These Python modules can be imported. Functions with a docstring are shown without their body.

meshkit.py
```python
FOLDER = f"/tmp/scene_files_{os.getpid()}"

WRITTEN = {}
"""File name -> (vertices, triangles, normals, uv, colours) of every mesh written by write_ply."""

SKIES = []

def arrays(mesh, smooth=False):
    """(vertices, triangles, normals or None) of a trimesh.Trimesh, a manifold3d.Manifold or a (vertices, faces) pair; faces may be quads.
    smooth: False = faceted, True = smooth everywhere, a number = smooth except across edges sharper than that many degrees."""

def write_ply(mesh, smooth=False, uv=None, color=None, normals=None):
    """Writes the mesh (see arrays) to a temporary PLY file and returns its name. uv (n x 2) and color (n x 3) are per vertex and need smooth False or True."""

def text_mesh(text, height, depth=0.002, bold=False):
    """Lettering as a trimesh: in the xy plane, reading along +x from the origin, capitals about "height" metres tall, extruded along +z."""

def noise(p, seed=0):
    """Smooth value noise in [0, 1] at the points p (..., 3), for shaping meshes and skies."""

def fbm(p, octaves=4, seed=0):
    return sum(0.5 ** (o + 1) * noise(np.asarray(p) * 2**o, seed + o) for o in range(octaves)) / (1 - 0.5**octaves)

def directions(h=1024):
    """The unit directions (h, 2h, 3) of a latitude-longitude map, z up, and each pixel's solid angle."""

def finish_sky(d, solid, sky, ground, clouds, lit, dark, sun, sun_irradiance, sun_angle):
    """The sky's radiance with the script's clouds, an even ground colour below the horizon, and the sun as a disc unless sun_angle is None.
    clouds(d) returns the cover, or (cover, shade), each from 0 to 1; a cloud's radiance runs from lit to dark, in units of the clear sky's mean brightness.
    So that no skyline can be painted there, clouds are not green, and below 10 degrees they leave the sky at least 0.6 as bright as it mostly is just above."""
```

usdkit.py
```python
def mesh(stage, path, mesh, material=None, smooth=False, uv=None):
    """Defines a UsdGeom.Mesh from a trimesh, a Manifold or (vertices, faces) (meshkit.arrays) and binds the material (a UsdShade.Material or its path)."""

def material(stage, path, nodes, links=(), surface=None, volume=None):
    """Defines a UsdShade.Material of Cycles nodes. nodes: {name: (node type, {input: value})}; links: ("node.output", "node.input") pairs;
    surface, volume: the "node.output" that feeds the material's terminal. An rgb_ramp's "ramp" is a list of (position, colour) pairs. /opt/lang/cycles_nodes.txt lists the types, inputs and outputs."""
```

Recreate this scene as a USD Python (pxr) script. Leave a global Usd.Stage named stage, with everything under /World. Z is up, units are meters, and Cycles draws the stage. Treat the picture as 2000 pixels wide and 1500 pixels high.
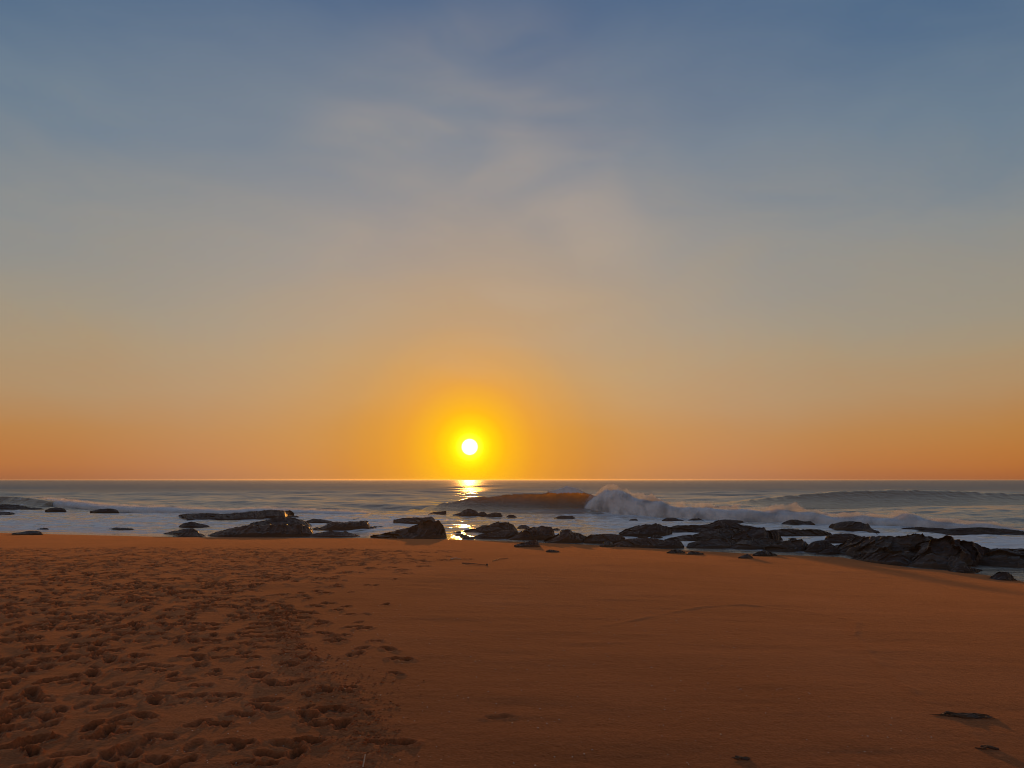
import math, random
import numpy as np, trimesh, usdkit, meshkit
from scipy.spatial import cKDTree
from pxr import Usd, UsdGeom, UsdLux, UsdShade, Sdf, Gf, Vt

stage = Usd.Stage.CreateInMemory()
UsdGeom.Xform.Define(stage, '/World')
rng = np.random.default_rng(7)

# ------------------------------------------------------------------ camera, sky, sun, exposure
EYE, PITCH, F = 3.0, math.radians(7.25), 1470.0          # eye height over the sea, tilt, focal length in pixels of a 2000 px wide picture
cam = UsdGeom.Camera.Define(stage, '/World/camera')
cam.CreateHorizontalApertureAttr(36.0)
cam.CreateFocalLengthAttr(36.0 * F / 2000.0)
cam.CreateExposureAttr(0.0)
cam.CreateClippingRangeAttr((0.05, 60000.0))
_c = UsdGeom.Xformable(cam)
_c.AddTranslateOp().Set((0, 0, EYE))
_c.AddRotateXOp().Set(90 + math.degrees(PITCH))

SUN_EL, SUN_AZ = math.radians(2.47), math.radians(-3.21)
SUN = np.array([math.sin(SUN_AZ) * math.cos(SUN_EL), math.cos(SUN_AZ) * math.cos(SUN_EL), math.sin(SUN_EL)])
SKY, LOOK = 0.1, 0.1                                     # dome strength; radiances below are as they look in the picture, one stop up
AUREOLE_TO, VEIL_TO = 40.0, 60.0
def lum(stops, k):                                       # ramp stops in radiance -> ramp in units of the sky's strength
    return [(p / k, tuple(c / LOOK for c in col)) for p, col in stops]
def grey(stops, k):
    return [(p / k, (v, v, v)) for p, v in stops]
sky_nodes = {
    'sky': ('sky_texture', {'sky_type': 'single_scattering', 'sun_disc': False, 'sun_elevation': SUN_EL, 'sun_rotation': SUN_AZ,
                            'altitude': 0.0, 'air_density': 1.0, 'aerosol_density': 0.35, 'ozone_density': 2.3}),
    'tc': ('texture_coordinate', {}),
    'nrm': ('vector_math', {'math_type': 'normalize'}),
    'xyz': ('separate_xyz', {}),
    'asin': ('math', {'math_type': 'arcsine'}),
    'elev': ('math', {'math_type': 'degrees'}),
    # high thin smoke that makes the bands wander
    'wmap': ('mapping', {'scale': (2.2, 2.2, 6.5)}),
    'wn': ('noise_texture', {'scale': 1.5, 'detail': 4.0, 'roughness': 0.55, 'distortion': 0.4}),
    'wob': ('map_range', {'from_min': 0.3, 'from_max': 0.7, 'to_min': -2.2, 'to_max': 2.2}),
    'wobe': ('math', {'math_type': 'multiply'}),
    'wobk': ('map_range', {'from_min': 1.0, 'from_max': 18.0, 'to_min': 0.05, 'to_max': 1.0, 'clamp': True}),
    'elevw': ('math', {'math_type': 'add'}),
    'e01': ('math', {'math_type': 'divide', 'value2': VEIL_TO}),
    'veil': ('rgb_ramp', {'ramp': lum([(0, (.33, .106, .034)), (0.3, (.39, .122, .033)), (1.0, (.46, .152, .032)), (2.0, (.48, .176, .036)), (3.4, (.48, .206, .050)), (6, (.44, .265, .125)),
                                       (8.5, (.40, .29, .17)), (11, (.35, .295, .215)), (17, (.28, .285, .275)), (24, (.180, .242, .310)), (34, (.080, .160, .305)), (60, (.06, .115, .25))], VEIL_TO)}),
    'veilf': ('rgb_ramp', {'ramp': grey([(0, .97), (11, .95), (24, .8), (36, .6), (60, .2)], VEIL_TO)}),
    'away': ('map_range', {'range_type': 'smoothstep', 'from_min': 40.0, 'from_max': 125.0, 'to_min': 1.0, 'to_max': 0.72, 'clamp': True}),
    'veild': ('vector_math', {'math_type': 'scale'}),
    'mixv': ('mix_color', {'blend_type': 'mix', 'use_clamp': False}),
    # the bright haze around the sun
    'dot': ('vector_math', {'math_type': 'dot_product', 'vector2': tuple(SUN)}),
    'dcl': ('math', {'math_type': 'minimum', 'value2': 0.9999999}),
    'acos': ('math', {'math_type': 'arccosine'}),
    'ang': ('math', {'math_type': 'degrees'}),
    'a01': ('math', {'math_type': 'divide', 'value2': AUREOLE_TO}),
    'aur': ('rgb_ramp', {'ramp': lum([(0, (2.2, 1.5, .10)), (.6, (2.0, 1.35, .05)), (1.1, (1.6, .96, .006)), (1.7, (1.25, .70, .004)), (2.7, (1.05, .51, .008)), (5, (1.0, .42, .02)), (8, (1.0, .44, .05)), (12, (.92, .48, .16)), (20, (.75, .50, .33)), (40, (.55, .45, .40))], AUREOLE_TO)}),
    'aurf': ('rgb_ramp', {'ramp': grey([(0, 1), (2.6, .97), (4, .80), (5.5, .62), (7, .46), (9.5, .32), (12, .28), (15, .24), (20, .17), (27, .08), (40, 0)], AUREOLE_TO)}),
    'mixa': ('mix_color', {'blend_type': 'mix', 'use_clamp': False}),
    # wisps of cirrus above the sun
    'cmap': ('mapping', {'scale': (3.0, 3.0, 8.0), 'rotation': (0, 0.25, 0)}),
    'cn': ('noise_texture', {'scale': 1.9, 'detail': 3.0, 'roughness': 0.40, 'distortion': 0.5}),
    'cr': ('map_range', {'range_type': 'smoothstep', 'from_min': 0.34, 'from_max': 0.80, 'to_min': 0.0, 'to_max': 0.36}),
    'cwin': ('vector_math', {'math_type': 'dot_product', 'vector2': (-0.04, 0.938, 0.345)}),
    'cw': ('map_range', {'range_type': 'smoothstep', 'from_min': 0.962, 'from_max': 0.998, 'to_min': 0.0, 'to_max': 1.0}),
    'cf': ('math', {'math_type': 'multiply'}),
    'mixc': ('mix_color', {'blend_type': 'mix', 'use_clamp': False, 'b': (.53 / LOOK, .40 / LOOK, .29 / LOOK)}),
    # the disc itself
    'disc': ('map_range', {'range_type': 'smoothstep', 'from_min': 0.66, 'from_max': 0.22, 'to_min': 0.0, 'to_max': 1.0, 'clamp': True}),
    'mixd': ('mix_color', {'blend_type': 'mix', 'use_clamp': False, 'b': (14 / LOOK, 12 / LOOK, 9 / LOOK)}),
    'bg': ('background_shader', {'strength': SKY}),
}
sky_links = [('tc.generated', 'nrm.vector1'), ('nrm.vector', 'xyz.vector'), ('xyz.z', 'asin.value1'), ('asin.value', 'elev.value1'),
             ('nrm.vector', 'wmap.vector'), ('wmap.vector', 'wn.vector'), ('wn.fac', 'wob.value'), ('elev.value', 'wobk.value'), ('wob.result', 'wobe.value1'), ('wobk.result', 'wobe.value2'),
             ('elev.value', 'elevw.value1'), ('wobe.value', 'elevw.value2'), ('elevw.value', 'e01.value1'),
             ('e01.value', 'veil.fac'), ('e01.value', 'veilf.fac'), ('sky.color', 'mixv.a'), ('veil.color', 'veild.vector1'), ('ang.value', 'away.value'), ('away.result', 'veild.scale'), ('veild.vector', 'mixv.b'), ('veilf.color', 'mixv.fac'),
             ('nrm.vector', 'dot.vector1'), ('dot.value', 'dcl.value1'), ('dcl.value', 'acos.value1'), ('acos.value', 'ang.value1'), ('ang.value', 'a01.value1'),
             ('a01.value', 'aur.fac'), ('a01.value', 'aurf.fac'), ('mixv.result', 'mixa.a'), ('aur.color', 'mixa.b'), ('aurf.color', 'mixa.fac'),
             ('nrm.vector', 'cmap.vector'), ('cmap.vector', 'cn.vector'), ('cn.fac', 'cr.value'), ('nrm.vector', 'cwin.vector1'), ('cwin.value', 'cw.value'),
             ('cr.result', 'cf.value1'), ('cw.result', 'cf.value2'), ('mixa.result', 'mixc.a'), ('cf.value', 'mixc.fac'),
             ('ang.value', 'disc.value'), ('mixc.result', 'mixd.a'), ('disc.result', 'mixd.fac'), ('mixd.result', 'bg.color')]
sky_mat = usdkit.material(stage, '/World/Looks/sky', sky_nodes, sky_links, surface='bg.background')
dome = UsdLux.DomeLight.Define(stage, '/World/sky')
UsdShade.MaterialBindingAPI.Apply(dome.GetPrim()).Bind(sky_mat)
dome.GetPrim().SetCustomDataByKey('kind', 'structure')

sun = UsdLux.DistantLight.Define(stage, '/World/sun')
sun.CreateNormalizeAttr(True)
sun.CreateIntensityAttr(0.38)
sun.CreateAngleAttr(0.53)
sun.CreateColorAttr((1.0, 0.40, 0.07))
_s = UsdGeom.Xformable(sun)
_s.AddRotateZOp().Set(-math.degrees(SUN_AZ))
_s.AddRotateXOp().Set(-90 + math.degrees(SUN_EL))

# ------------------------------------------------------------------ helpers
USED = {}
def numbered(parent, name):
    k = parent + '/' + name
    n = USED.get(k, 0); USED[k] = n + 1
    return k if n == 0 else f'{k}_{n:03d}'
def tag(prim, label=None, cat=None, group=None, kind=None):
    for k, v in (('label', label), ('category', cat), ('group', group), ('kind', kind)):
        if v: prim.SetCustomDataByKey(k, v)
    return prim
def thing(name, label, cat, loc=(0, 0, 0), group=None, kind=None):
    x = UsdGeom.Xform.Define(stage, numbered('/World', name))
    x.AddTranslateOp().Set(Gf.Vec3d(*map(float, loc)))
    return tag(x.GetPrim(), label, cat, group, kind)
def part(parent, name, mesh, mat, smooth=False, label=None, kind=None):
    p = usdkit.mesh(stage, numbered(str(parent.GetPath()) if parent else '/World', name), mesh, mat, smooth=smooth).GetPrim()
    return tag(p, label, None, None, kind)
def ray(px, py):
    u, v = (np.asarray(px, float) - 1000) / F, (750 - np.asarray(py, float)) / F
    return np.stack([u, math.cos(PITCH) - v * math.sin(PITCH), math.sin(PITCH) + v * math.cos(PITCH)], -1)
def at_z(px, py, z=0.0):
    d = ray(px, py); t = (z - EYE) / d[..., 2]
    return np.stack([d[..., 0] * t, d[..., 1] * t, np.full_like(t, z)], -1)
def at_y(px, py, y):
    d = ray(px, py); t = y / d[..., 1]
    return np.stack([d[..., 0] * t, d[..., 1] * t, EYE + d[..., 2] * t], -1)
def sstep(a, b, x):
    t = np.clip((np.asarray(x, float) - a) / (b - a), 0, 1)
    return t * t * (3 - 2 * t)
def nz(x, y, z=0.0, o=4, seed=0):                        # fractal noise around 0, about -1 to 1
    x, y = np.broadcast_arrays(np.asarray(x, float), np.asarray(y, float))
    return 2 * meshkit.fbm(np.stack([x, y, np.broadcast_to(z, x.shape)], -1), o, seed) - 1
def grid_faces(n, m, wrap=False):
    i, j = np.meshgrid(np.arange(n - 1), np.arange(m if wrap else m - 1), indexing='ij')
    k = (j + 1) % m
    return np.stack([i * m + j, i * m + k, (i + 1) * m + k, (i + 1) * m + j], -1).reshape(-1, 4)

# ------------------------------------------------------------------ materials
def sand_material():
    n = {'g': ('geometry', {}),
         'big': ('noise_texture', {'scale': 0.35, 'detail': 4.0, 'roughness': 0.6}),
         'fine': ('noise_texture', {'scale': 42.0, 'detail': 5.0, 'roughness': 0.72}),
         'mid': ('noise_texture', {'scale': 9.0, 'detail': 5.0, 'roughness': 0.65}),
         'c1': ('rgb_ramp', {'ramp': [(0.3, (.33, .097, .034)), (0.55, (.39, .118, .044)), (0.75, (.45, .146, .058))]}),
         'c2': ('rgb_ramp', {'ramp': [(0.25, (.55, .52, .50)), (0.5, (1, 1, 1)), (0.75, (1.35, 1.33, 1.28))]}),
         'mul': ('mix_color', {'blend_type': 'multiply', 'fac': 1.0, 'use_clamp': False}),
         'spk': ('voronoi_texture', {'scale': 26.0, 'feature': 'f1'}),
         'spr': ('map_range', {'from_min': 0.10, 'from_max': 0.06, 'to_min': 0.0, 'to_max': 0.9, 'clamp': True}),
         'sel': ('separate_color', {}),
         'sel2': ('math', {'math_type': 'greater_than', 'value2': 0.93}),
         'spf': ('math', {'math_type': 'multiply'}),
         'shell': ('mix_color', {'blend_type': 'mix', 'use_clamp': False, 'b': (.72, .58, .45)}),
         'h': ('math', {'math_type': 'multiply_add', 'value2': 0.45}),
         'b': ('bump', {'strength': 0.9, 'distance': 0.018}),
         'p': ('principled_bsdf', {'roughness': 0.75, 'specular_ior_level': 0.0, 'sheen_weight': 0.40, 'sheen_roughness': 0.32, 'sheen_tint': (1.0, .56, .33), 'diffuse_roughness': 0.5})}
    l = [('g.position', x + '.vector') for x in ('big', 'fine', 'mid', 'spk')] + [
        ('big.fac', 'c1.fac'), ('fine.fac', 'c2.fac'), ('c1.color', 'mul.a'), ('c2.color', 'mul.b'),
        ('spk.distance', 'spr.value'), ('spk.color', 'sel.color'), ('sel.r', 'sel2.value1'), ('spr.result', 'spf.value1'), ('sel2.value', 'spf.value2'),
        ('mul.result', 'shell.a'), ('spf.value', 'shell.fac'), ('shell.result', 'p.base_color'),
        ('fine.fac', 'h.value1'), ('mid.fac', 'h.value3'), ('h.value', 'b.height'), ('b.normal', 'p.normal')]
    return usdkit.material(stage, '/World/Looks/sand', n, l, surface='p.BSDF')
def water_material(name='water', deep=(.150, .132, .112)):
    n = {'g': ('geometry', {}),
         'm1': ('mapping', {'scale': (0.55, 1.0, 1.0)}),
         'n1': ('noise_texture', {'scale': 1.1, 'detail': 5.0, 'roughness': 0.6, 'distortion': 0.3}),
         'n2': ('noise_texture', {'scale': 6.0, 'detail': 3.0, 'roughness': 0.6}),
         'h': ('math', {'math_type': 'multiply_add', 'value2': 0.16}),
         'b': ('bump', {'strength': 1.0, 'distance': 0.16}),
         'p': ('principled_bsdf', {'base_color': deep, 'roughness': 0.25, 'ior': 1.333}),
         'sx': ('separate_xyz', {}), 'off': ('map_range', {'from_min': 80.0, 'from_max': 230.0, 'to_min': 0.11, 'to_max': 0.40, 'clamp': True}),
         # foam
         'fa': ('attribute', {'attribute': 'foam'}),
         'fm': ('mapping', {'scale': (0.40, 1.0, 1.0)}),
         'f1': ('noise_texture', {'scale': 0.75, 'detail': 7.0, 'roughness': 0.68, 'distortion': 0.8}),
         'f2': ('voronoi_texture', {'scale': 1.6, 'feature': 'distance_to_edge'}),
         'f2m': ('map_range', {'from_min': 0.0, 'from_max': 0.25, 'to_min': 0.16, 'to_max': -0.06, 'clamp': True}),
         'fs': ('math', {'math_type': 'add'}),
         'inv': ('math', {'math_type': 'subtract'}),
         'ff': ('map_range', {'range_type': 'smoothstep', 'from_min': -0.06, 'from_max': 0.10, 'to_min': 0.0, 'to_max': 0.92}),
         'thr': ('map_range', {'from_min': 0.0, 'from_max': 1.0, 'to_min': 0.86, 'to_max': 0.22}),
         'fb': ('bump', {'strength': 0.8, 'distance': 0.12}),
         'fo': ('principled_bsdf', {'base_color': (.74, .75, .78), 'roughness': 0.6, 'specular_ior_level': 0.3}),
         'mx': ('mix_closure', {})}
    l = [('g.position', 'sx.vector'), ('sx.y', 'off.value'), ('off.result', 'p.roughness'), ('g.position', 'm1.vector'), ('m1.vector', 'n1.vector'), ('m1.vector', 'n2.vector'), ('n2.fac', 'h.value1'), ('n1.fac', 'h.value3'), ('h.value', 'b.height'), ('b.normal', 'p.normal'),
         ('g.position', 'fm.vector'), ('fm.vector', 'f1.vector'), ('fm.vector', 'f2.vector'), ('f2.distance', 'f2m.value'), ('f1.fac', 'fs.value1'), ('f2m.result', 'fs.value2'),
         ('fa.fac', 'thr.value'), ('fs.value', 'inv.value1'), ('thr.result', 'inv.value2'), ('inv.value', 'ff.value'),
         ('f1.fac', 'fb.height'), ('fb.normal', 'fo.normal'), ('ff.result', 'mx.fac'), ('p.BSDF', 'mx.closure1'), ('fo.BSDF', 'mx.closure2')]
    return usdkit.material(stage, '/World/Looks/' + name, n, l, surface='mx.closure')
def rock_material(name, dark, light):
    n = {'g': ('geometry', {}),
         'mp': ('mapping', {'rotation': (0.45, 0.42, 0.0), 'scale': (0.8, 0.8, 7.0)}),
         'n1': ('noise_texture', {'scale': 1.2, 'detail': 6.0, 'roughness': 0.65}),
         'n2': ('noise_texture', {'scale': 14.0, 'detail': 4.0, 'roughness': 0.6}),
         'c': ('rgb_ramp', {'ramp': [(0.3, dark), (0.55, tuple((a + b) / 2 for a, b in zip(dark, light))), (0.75, light)]}),
         'rr': ('map_range', {'from_min': 0.35, 'from_max': 0.7, 'to_min': 0.38, 'to_max': 0.75, 'clamp': True}),
         'h': ('math', {'math_type': 'multiply_add', 'value2': 0.35}),
         'b': ('bump', {'strength': 0.8, 'distance': 0.05}),
         'p': ('principled_bsdf', {'roughness': 0.45, 'specular_ior_level': 0.25})}
    l = [('g.position', 'mp.vector'), ('mp.vector', 'n1.vector'), ('g.position', 'n2.vector'), ('n1.fac', 'c.fac'), ('c.color', 'p.base_color'), ('n2.fac', 'rr.value'), ('rr.result', 'p.roughness'),
         ('n2.fac', 'h.value1'), ('n1.fac', 'h.value3'), ('h.value', 'b.height'), ('b.normal', 'p.normal')]
    return usdkit.material(stage, '/World/Looks/' + name, n, l, surface='p.BSDF')
def plain(name, col, rough=0.6, scale=12.0, var=0.25):
    n = {'g': ('geometry', {}), 'n': ('noise_texture', {'scale': scale, 'detail': 4.0}),
         'c': ('rgb_ramp', {'ramp': [(0.25, tuple(c * (1 - var) for c in col)), (0.75, tuple(min(1, c * (1 + var)) for c in col))]}),
         'b': ('bump', {'strength': 0.6, 'distance': 0.01}), 'p': ('principled_bsdf', {'roughness': rough})}
    return usdkit.material(stage, '/World/Looks/' + name, n, [('g.position', 'n.vector'), ('n.fac', 'c.fac'), ('c.color', 'p.base_color'), ('n.fac', 'b.height'), ('b.normal', 'p.normal')], surface='p.BSDF')
def foam_material():
    n = {'g': ('geometry', {}), 'n': ('noise_texture', {'scale': 2.2, 'detail': 7.0, 'roughness': 0.65}),
         'c': ('rgb_ramp', {'ramp': [(0.3, (.62, .63, .67)), (0.6, (.78, .79, .82))]}),
         'b': ('bump', {'strength': 0.9, 'distance': 0.25}),
         'd': ('diffuse_bsdf', {}), 't': ('translucent_bsdf', {'color': (.7, .68, .66)}), 'm': ('mix_closure', {'fac': 0.25})}
    n['t'] = ('principled_bsdf', {'base_color': (.75, .75, .78), 'roughness': 0.5})
    return usdkit.material(stage, '/World/Looks/foam', n, [('g.position', 'n.vector'), ('n.fac', 'c.fac'), ('c.color', 'd.color'), ('n.fac', 'b.height'), ('b.normal', 'd.normal'), ('d.BSDF', 'm.closure1'), ('t.BSDF', 'm.closure2')], surface='m.closure')
def spray_material(name, density, scale=0.9, lo=0.46, hi=0.75):
    n = {'g': ('geometry', {}), 'n': ('noise_texture', {'scale': scale, 'detail': 5.0, 'roughness': 0.6}),
         'd': ('map_range', {'from_min': lo, 'from_max': hi, 'to_min': 0.0, 'to_max': density, 'clamp': True}),
         'v': ('principled_volume', {'color': (.93, .93, .95), 'anisotropy': 0.35})}
    return usdkit.material(stage, '/World/Looks/' + name, n, [('g.position', 'n.vector'), ('n.fac', 'd.value'), ('d.result', 'v.density')], volume='v.volume')
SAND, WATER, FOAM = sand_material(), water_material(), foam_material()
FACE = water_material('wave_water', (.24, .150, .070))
ROCKS = [rock_material('rock_brown', (.048, .023, .011), (.145, .074, .038)), rock_material('rock_dark', (.030, .017, .010), (.090, .050, .030)), rock_material('rock_grey', (.040, .026, .018), (.115, .076, .052))]

# ------------------------------------------------------------------ beach
_sh = at_z([0, 340, 700, 870, 1000, 1130, 1340, 1500, 1640, 1705, 1790, 1850, 1925, 2000], [1041, 1049, 1051, 1053, 1058, 1063, 1075, 1083, 1088, 1099, 1110, 1114, 1123, 1136])[:, :2]
SHORE = np.vstack([[-20000, 900], [-300, 62], [-60, 46.5], _sh, [24, 17.5], [60, 13], [300, -10], [20000, -900]])
def shore_distance(x, y):
    """Metres to the waterline, positive on land."""
    p = np.stack([x, y], -1).reshape(-1, 2)
    best = np.full(len(p), 1e12)
    for a, b in zip(SHORE[:-1], SHORE[1:]):
        ab = b - a
        t = np.clip(((p - a) @ ab) / (ab @ ab), 0, 1)
        q = p - a - t[:, None] * ab
        best = np.minimum(best, (q * q).sum(1))
    s = np.where(p[:, 1] < np.interp(p[:, 0], SHORE[:, 0], SHORE[:, 1]), 1.0, -1.0)
    return (s * np.sqrt(best)).reshape(np.shape(x))
def beach_z(x, y, d=None):
    d = shore_distance(x, y) if d is None else d
    land = 1.7 * (1 - np.exp(-np.maximum(d, 0) / 26))
    sea = -np.minimum(0.05 * np.maximum(-d, 0), 3.0)
    z = np.where(d > 0, land, sea)
    r = np.hypot(x, y)
    return z + 0.045 * nz(x * .16, y * .16, 3.1, 3, 5) * sstep(1.5, 10, np.abs(d)) * (r < 300)
def polyline_bump(x, y, pts, w, h):
    best = np.full(np.shape(x), 1e9)
    for a, b in zip(pts[:-1], pts[1:]):
        ab = b - a
        t = np.clip(((x - a[0]) * ab[0] + (y - a[1]) * ab[1]) / (ab @ ab), 0, 1)
        best = np.minimum(best, np.hypot(x - a[0] - t * ab[0], y - a[1] - t * ab[1]))
    return h * np.exp(-(best / w) ** 2), best
def on_beach(px, py):                                    # where a pixel's ray meets the sand
    px, py = np.atleast_1d(np.asarray(px, float)), np.atleast_1d(np.asarray(py, float))
    z = np.full(px.shape, 1.0)
    for _ in range(12):
        p = at_z(px, py, 0.0) if z is None else np.stack([*(ray(px, py)[..., :2] * ((z - EYE) / ray(px, py)[..., 2])[..., None]).T, z], -1)
        z = 0.5 * z + 0.5 * beach_z(p[..., 0], p[..., 1])
    return p

ang = np.concatenate([np.radians(np.arange(-180, -44, 4.0)), np.arange(-0.75, 0.75, 0.0015), np.radians(np.arange(44, 180, 4.0))])
rad = np.concatenate([[0.4, 0.9, 1.5, 2.2, 3.0, 3.6], np.geomspace(4.2, 52, 580), np.geomspace(55, 420, 22), [700, 1600, 4000, 8100]])
R, A = np.meshgrid(rad, ang, indexing='ij')
X, Y = R * np.sin(A), R * np.cos(A)
D = shore_distance(X, Y)
Z = beach_z(X, Y, D)
dry = sstep(0.3, 4, D)
near = (R < 52)
# the band of trodden sand on the left, the smooth sand on the right
EY, EX = [4, 8, 12, 16, 19, 22, 27], [-.7, -1.6, -2.4, -2.9, -2.2, -1.6, -1.6]
edge = np.interp(Y, EY, EX) + 0.5 * nz(Y * .3, 0 * Y, 1.7, 2, 11)
trod = sstep(0.6, -3.2, X - edge) * sstep(26.8, 24.5, Y + 0.6 * nz(X * .4, Y * .4, 0, 2, 3)) * near
churn = np.clip(nz(X * 2.6, Y * 2.6, 0, 4, 21), -1, 1)
Z = Z + trod * 0.012 * churn
Z = Z + near * dry * 0.006 * nz(X * 1.1, Y * 3.2, 0, 4, 31)
Z = Z + near * dry * 0.008 * nz(X * .35 + .12 * Y, Y * 1.3, 0, 3, 33) * sstep(2, 9, Y)
# old tide lines on the right and the crumbled line in the middle
tide = on_beach([1180, 1290, 1370, 1450, 1560, 1672, 1668, 1710, 1790, 1850, 1940], [1222, 1200, 1185, 1180, 1192, 1212, 1240, 1290, 1360, 1400, 1470])[:, :2]
t_h, t_d = polyline_bump(X, Y, tide, 0.08, 0.012)
Z = Z + near * t_h * (0.7 + 0.5 * nz(X * 3, Y * 3, 0, 2, 8))
CRUMB = on_beach([548, 560, 575, 592, 612, 640, 668, 695, 712, 715, 708], [1195, 1225, 1255, 1282, 1302, 1330, 1348, 1378, 1410, 1450, 1485])[:, :2]
c_h, c_d = polyline_bump(X, Y, CRUMB, 0.16, 1.0)
Z = Z + near * c_h * (0.010 + 0.020 * np.clip(nz(X * 9, Y * 9, 0, 3, 44), -1, 1))

# footprints: pits pressed into the mesh
feet = []
def foot(x, y, a, depth, s=1.0): feet.append((x, y, a, depth * 1.35, s * .82))
def walk(x, y, heading, n, step=0.62, depth=0.045, wob=0.08):
    side = 1
    for _ in range(n):
        x += step * math.sin(heading) + rng.normal(0, .03); y += step * math.cos(heading) + rng.normal(0, .03)
        foot(x + side * .11 * math.cos(heading), y - side * .11 * math.sin(heading), heading + side * .12 + rng.normal(0, .08), depth * rng.uniform(.6, 1.25), rng.uniform(.8, 1.1))
        side = -side; heading += rng.normal(0, wob)
for _ in range(60):                                      # people along the beach and down to the water
    yy = rng.uniform(4.2, 25); walk(rng.uniform(-20, -3), yy, rng.choice([1, -1]) * math.pi / 2 + rng.normal(0, .45), int(rng.integers(8, 26)))
for _ in range(16):
    walk(rng.uniform(-9, -2.2), rng.uniform(3.5, 8), rng.normal(-.25, .4), int(rng.integers(10, 30)))
for _ in range(2000):
    yy = 4.3 + 22 * rng.random() ** 0.9
    foot(rng.uniform(-0.75 * yy - 1, -1.0), yy, rng.uniform(0, 2 * math.pi), rng.uniform(.018, .05), rng.uniform(.55, 1.15))
def edge_at(y): return float(np.interp(y, EY, EX))
for _ in range(800):                                    # the far, closely trodden band
    yy = math.sqrt(rng.uniform(10 ** 2, 26.2 ** 2))
    foot(rng.uniform(-0.74 * yy - 1, -1.2), yy, math.pi / 2 + rng.normal(0, .7), rng.uniform(.03, .06), rng.uniform(.9, 1.25))
feet = [f for f in feet if f[1] < 26.3 and rng.random() < .95 * np.clip((edge_at(f[1]) + .9 - f[0]) / (1.6 + .09 * f[1]), 0, 1) ** 1.5]
for px, py, dp in [(780, 1452, .05), (745, 1452, .03), (640, 1384, .05), (650, 1390, .04), (605, 1449, .06), (440, 1358, .045), (330, 1149, .05), (368, 1166, .05), (420, 1173, .05), (436, 1182, .05), (495, 1190, .05), (520, 1200, .05), (595, 1208, .04), (625, 1219, .045), (712, 1227, .045),
                   (635, 1350, .05), (585, 1332, .05), (505, 1318, .04), (500, 1235, .04), (540, 1245, .04), (975, 1400, .016), (560, 1230, .04), (380, 1360, .05), (80, 1445, .06), (470, 1396, .05)]:
    p = on_beach(px, py)[0]; foot(p[0], p[1], 1.3 + rng.normal(0, .3), dp, 1.0)
feet = np.array(feet)
flat = np.stack([X.ravel(), Y.ravel()], 1)
sub = np.where((near & (Y > 3) & (X < 2)).ravel())[0]
tree = cKDTree(flat[sub])
dz = np.zeros(len(flat))
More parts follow.
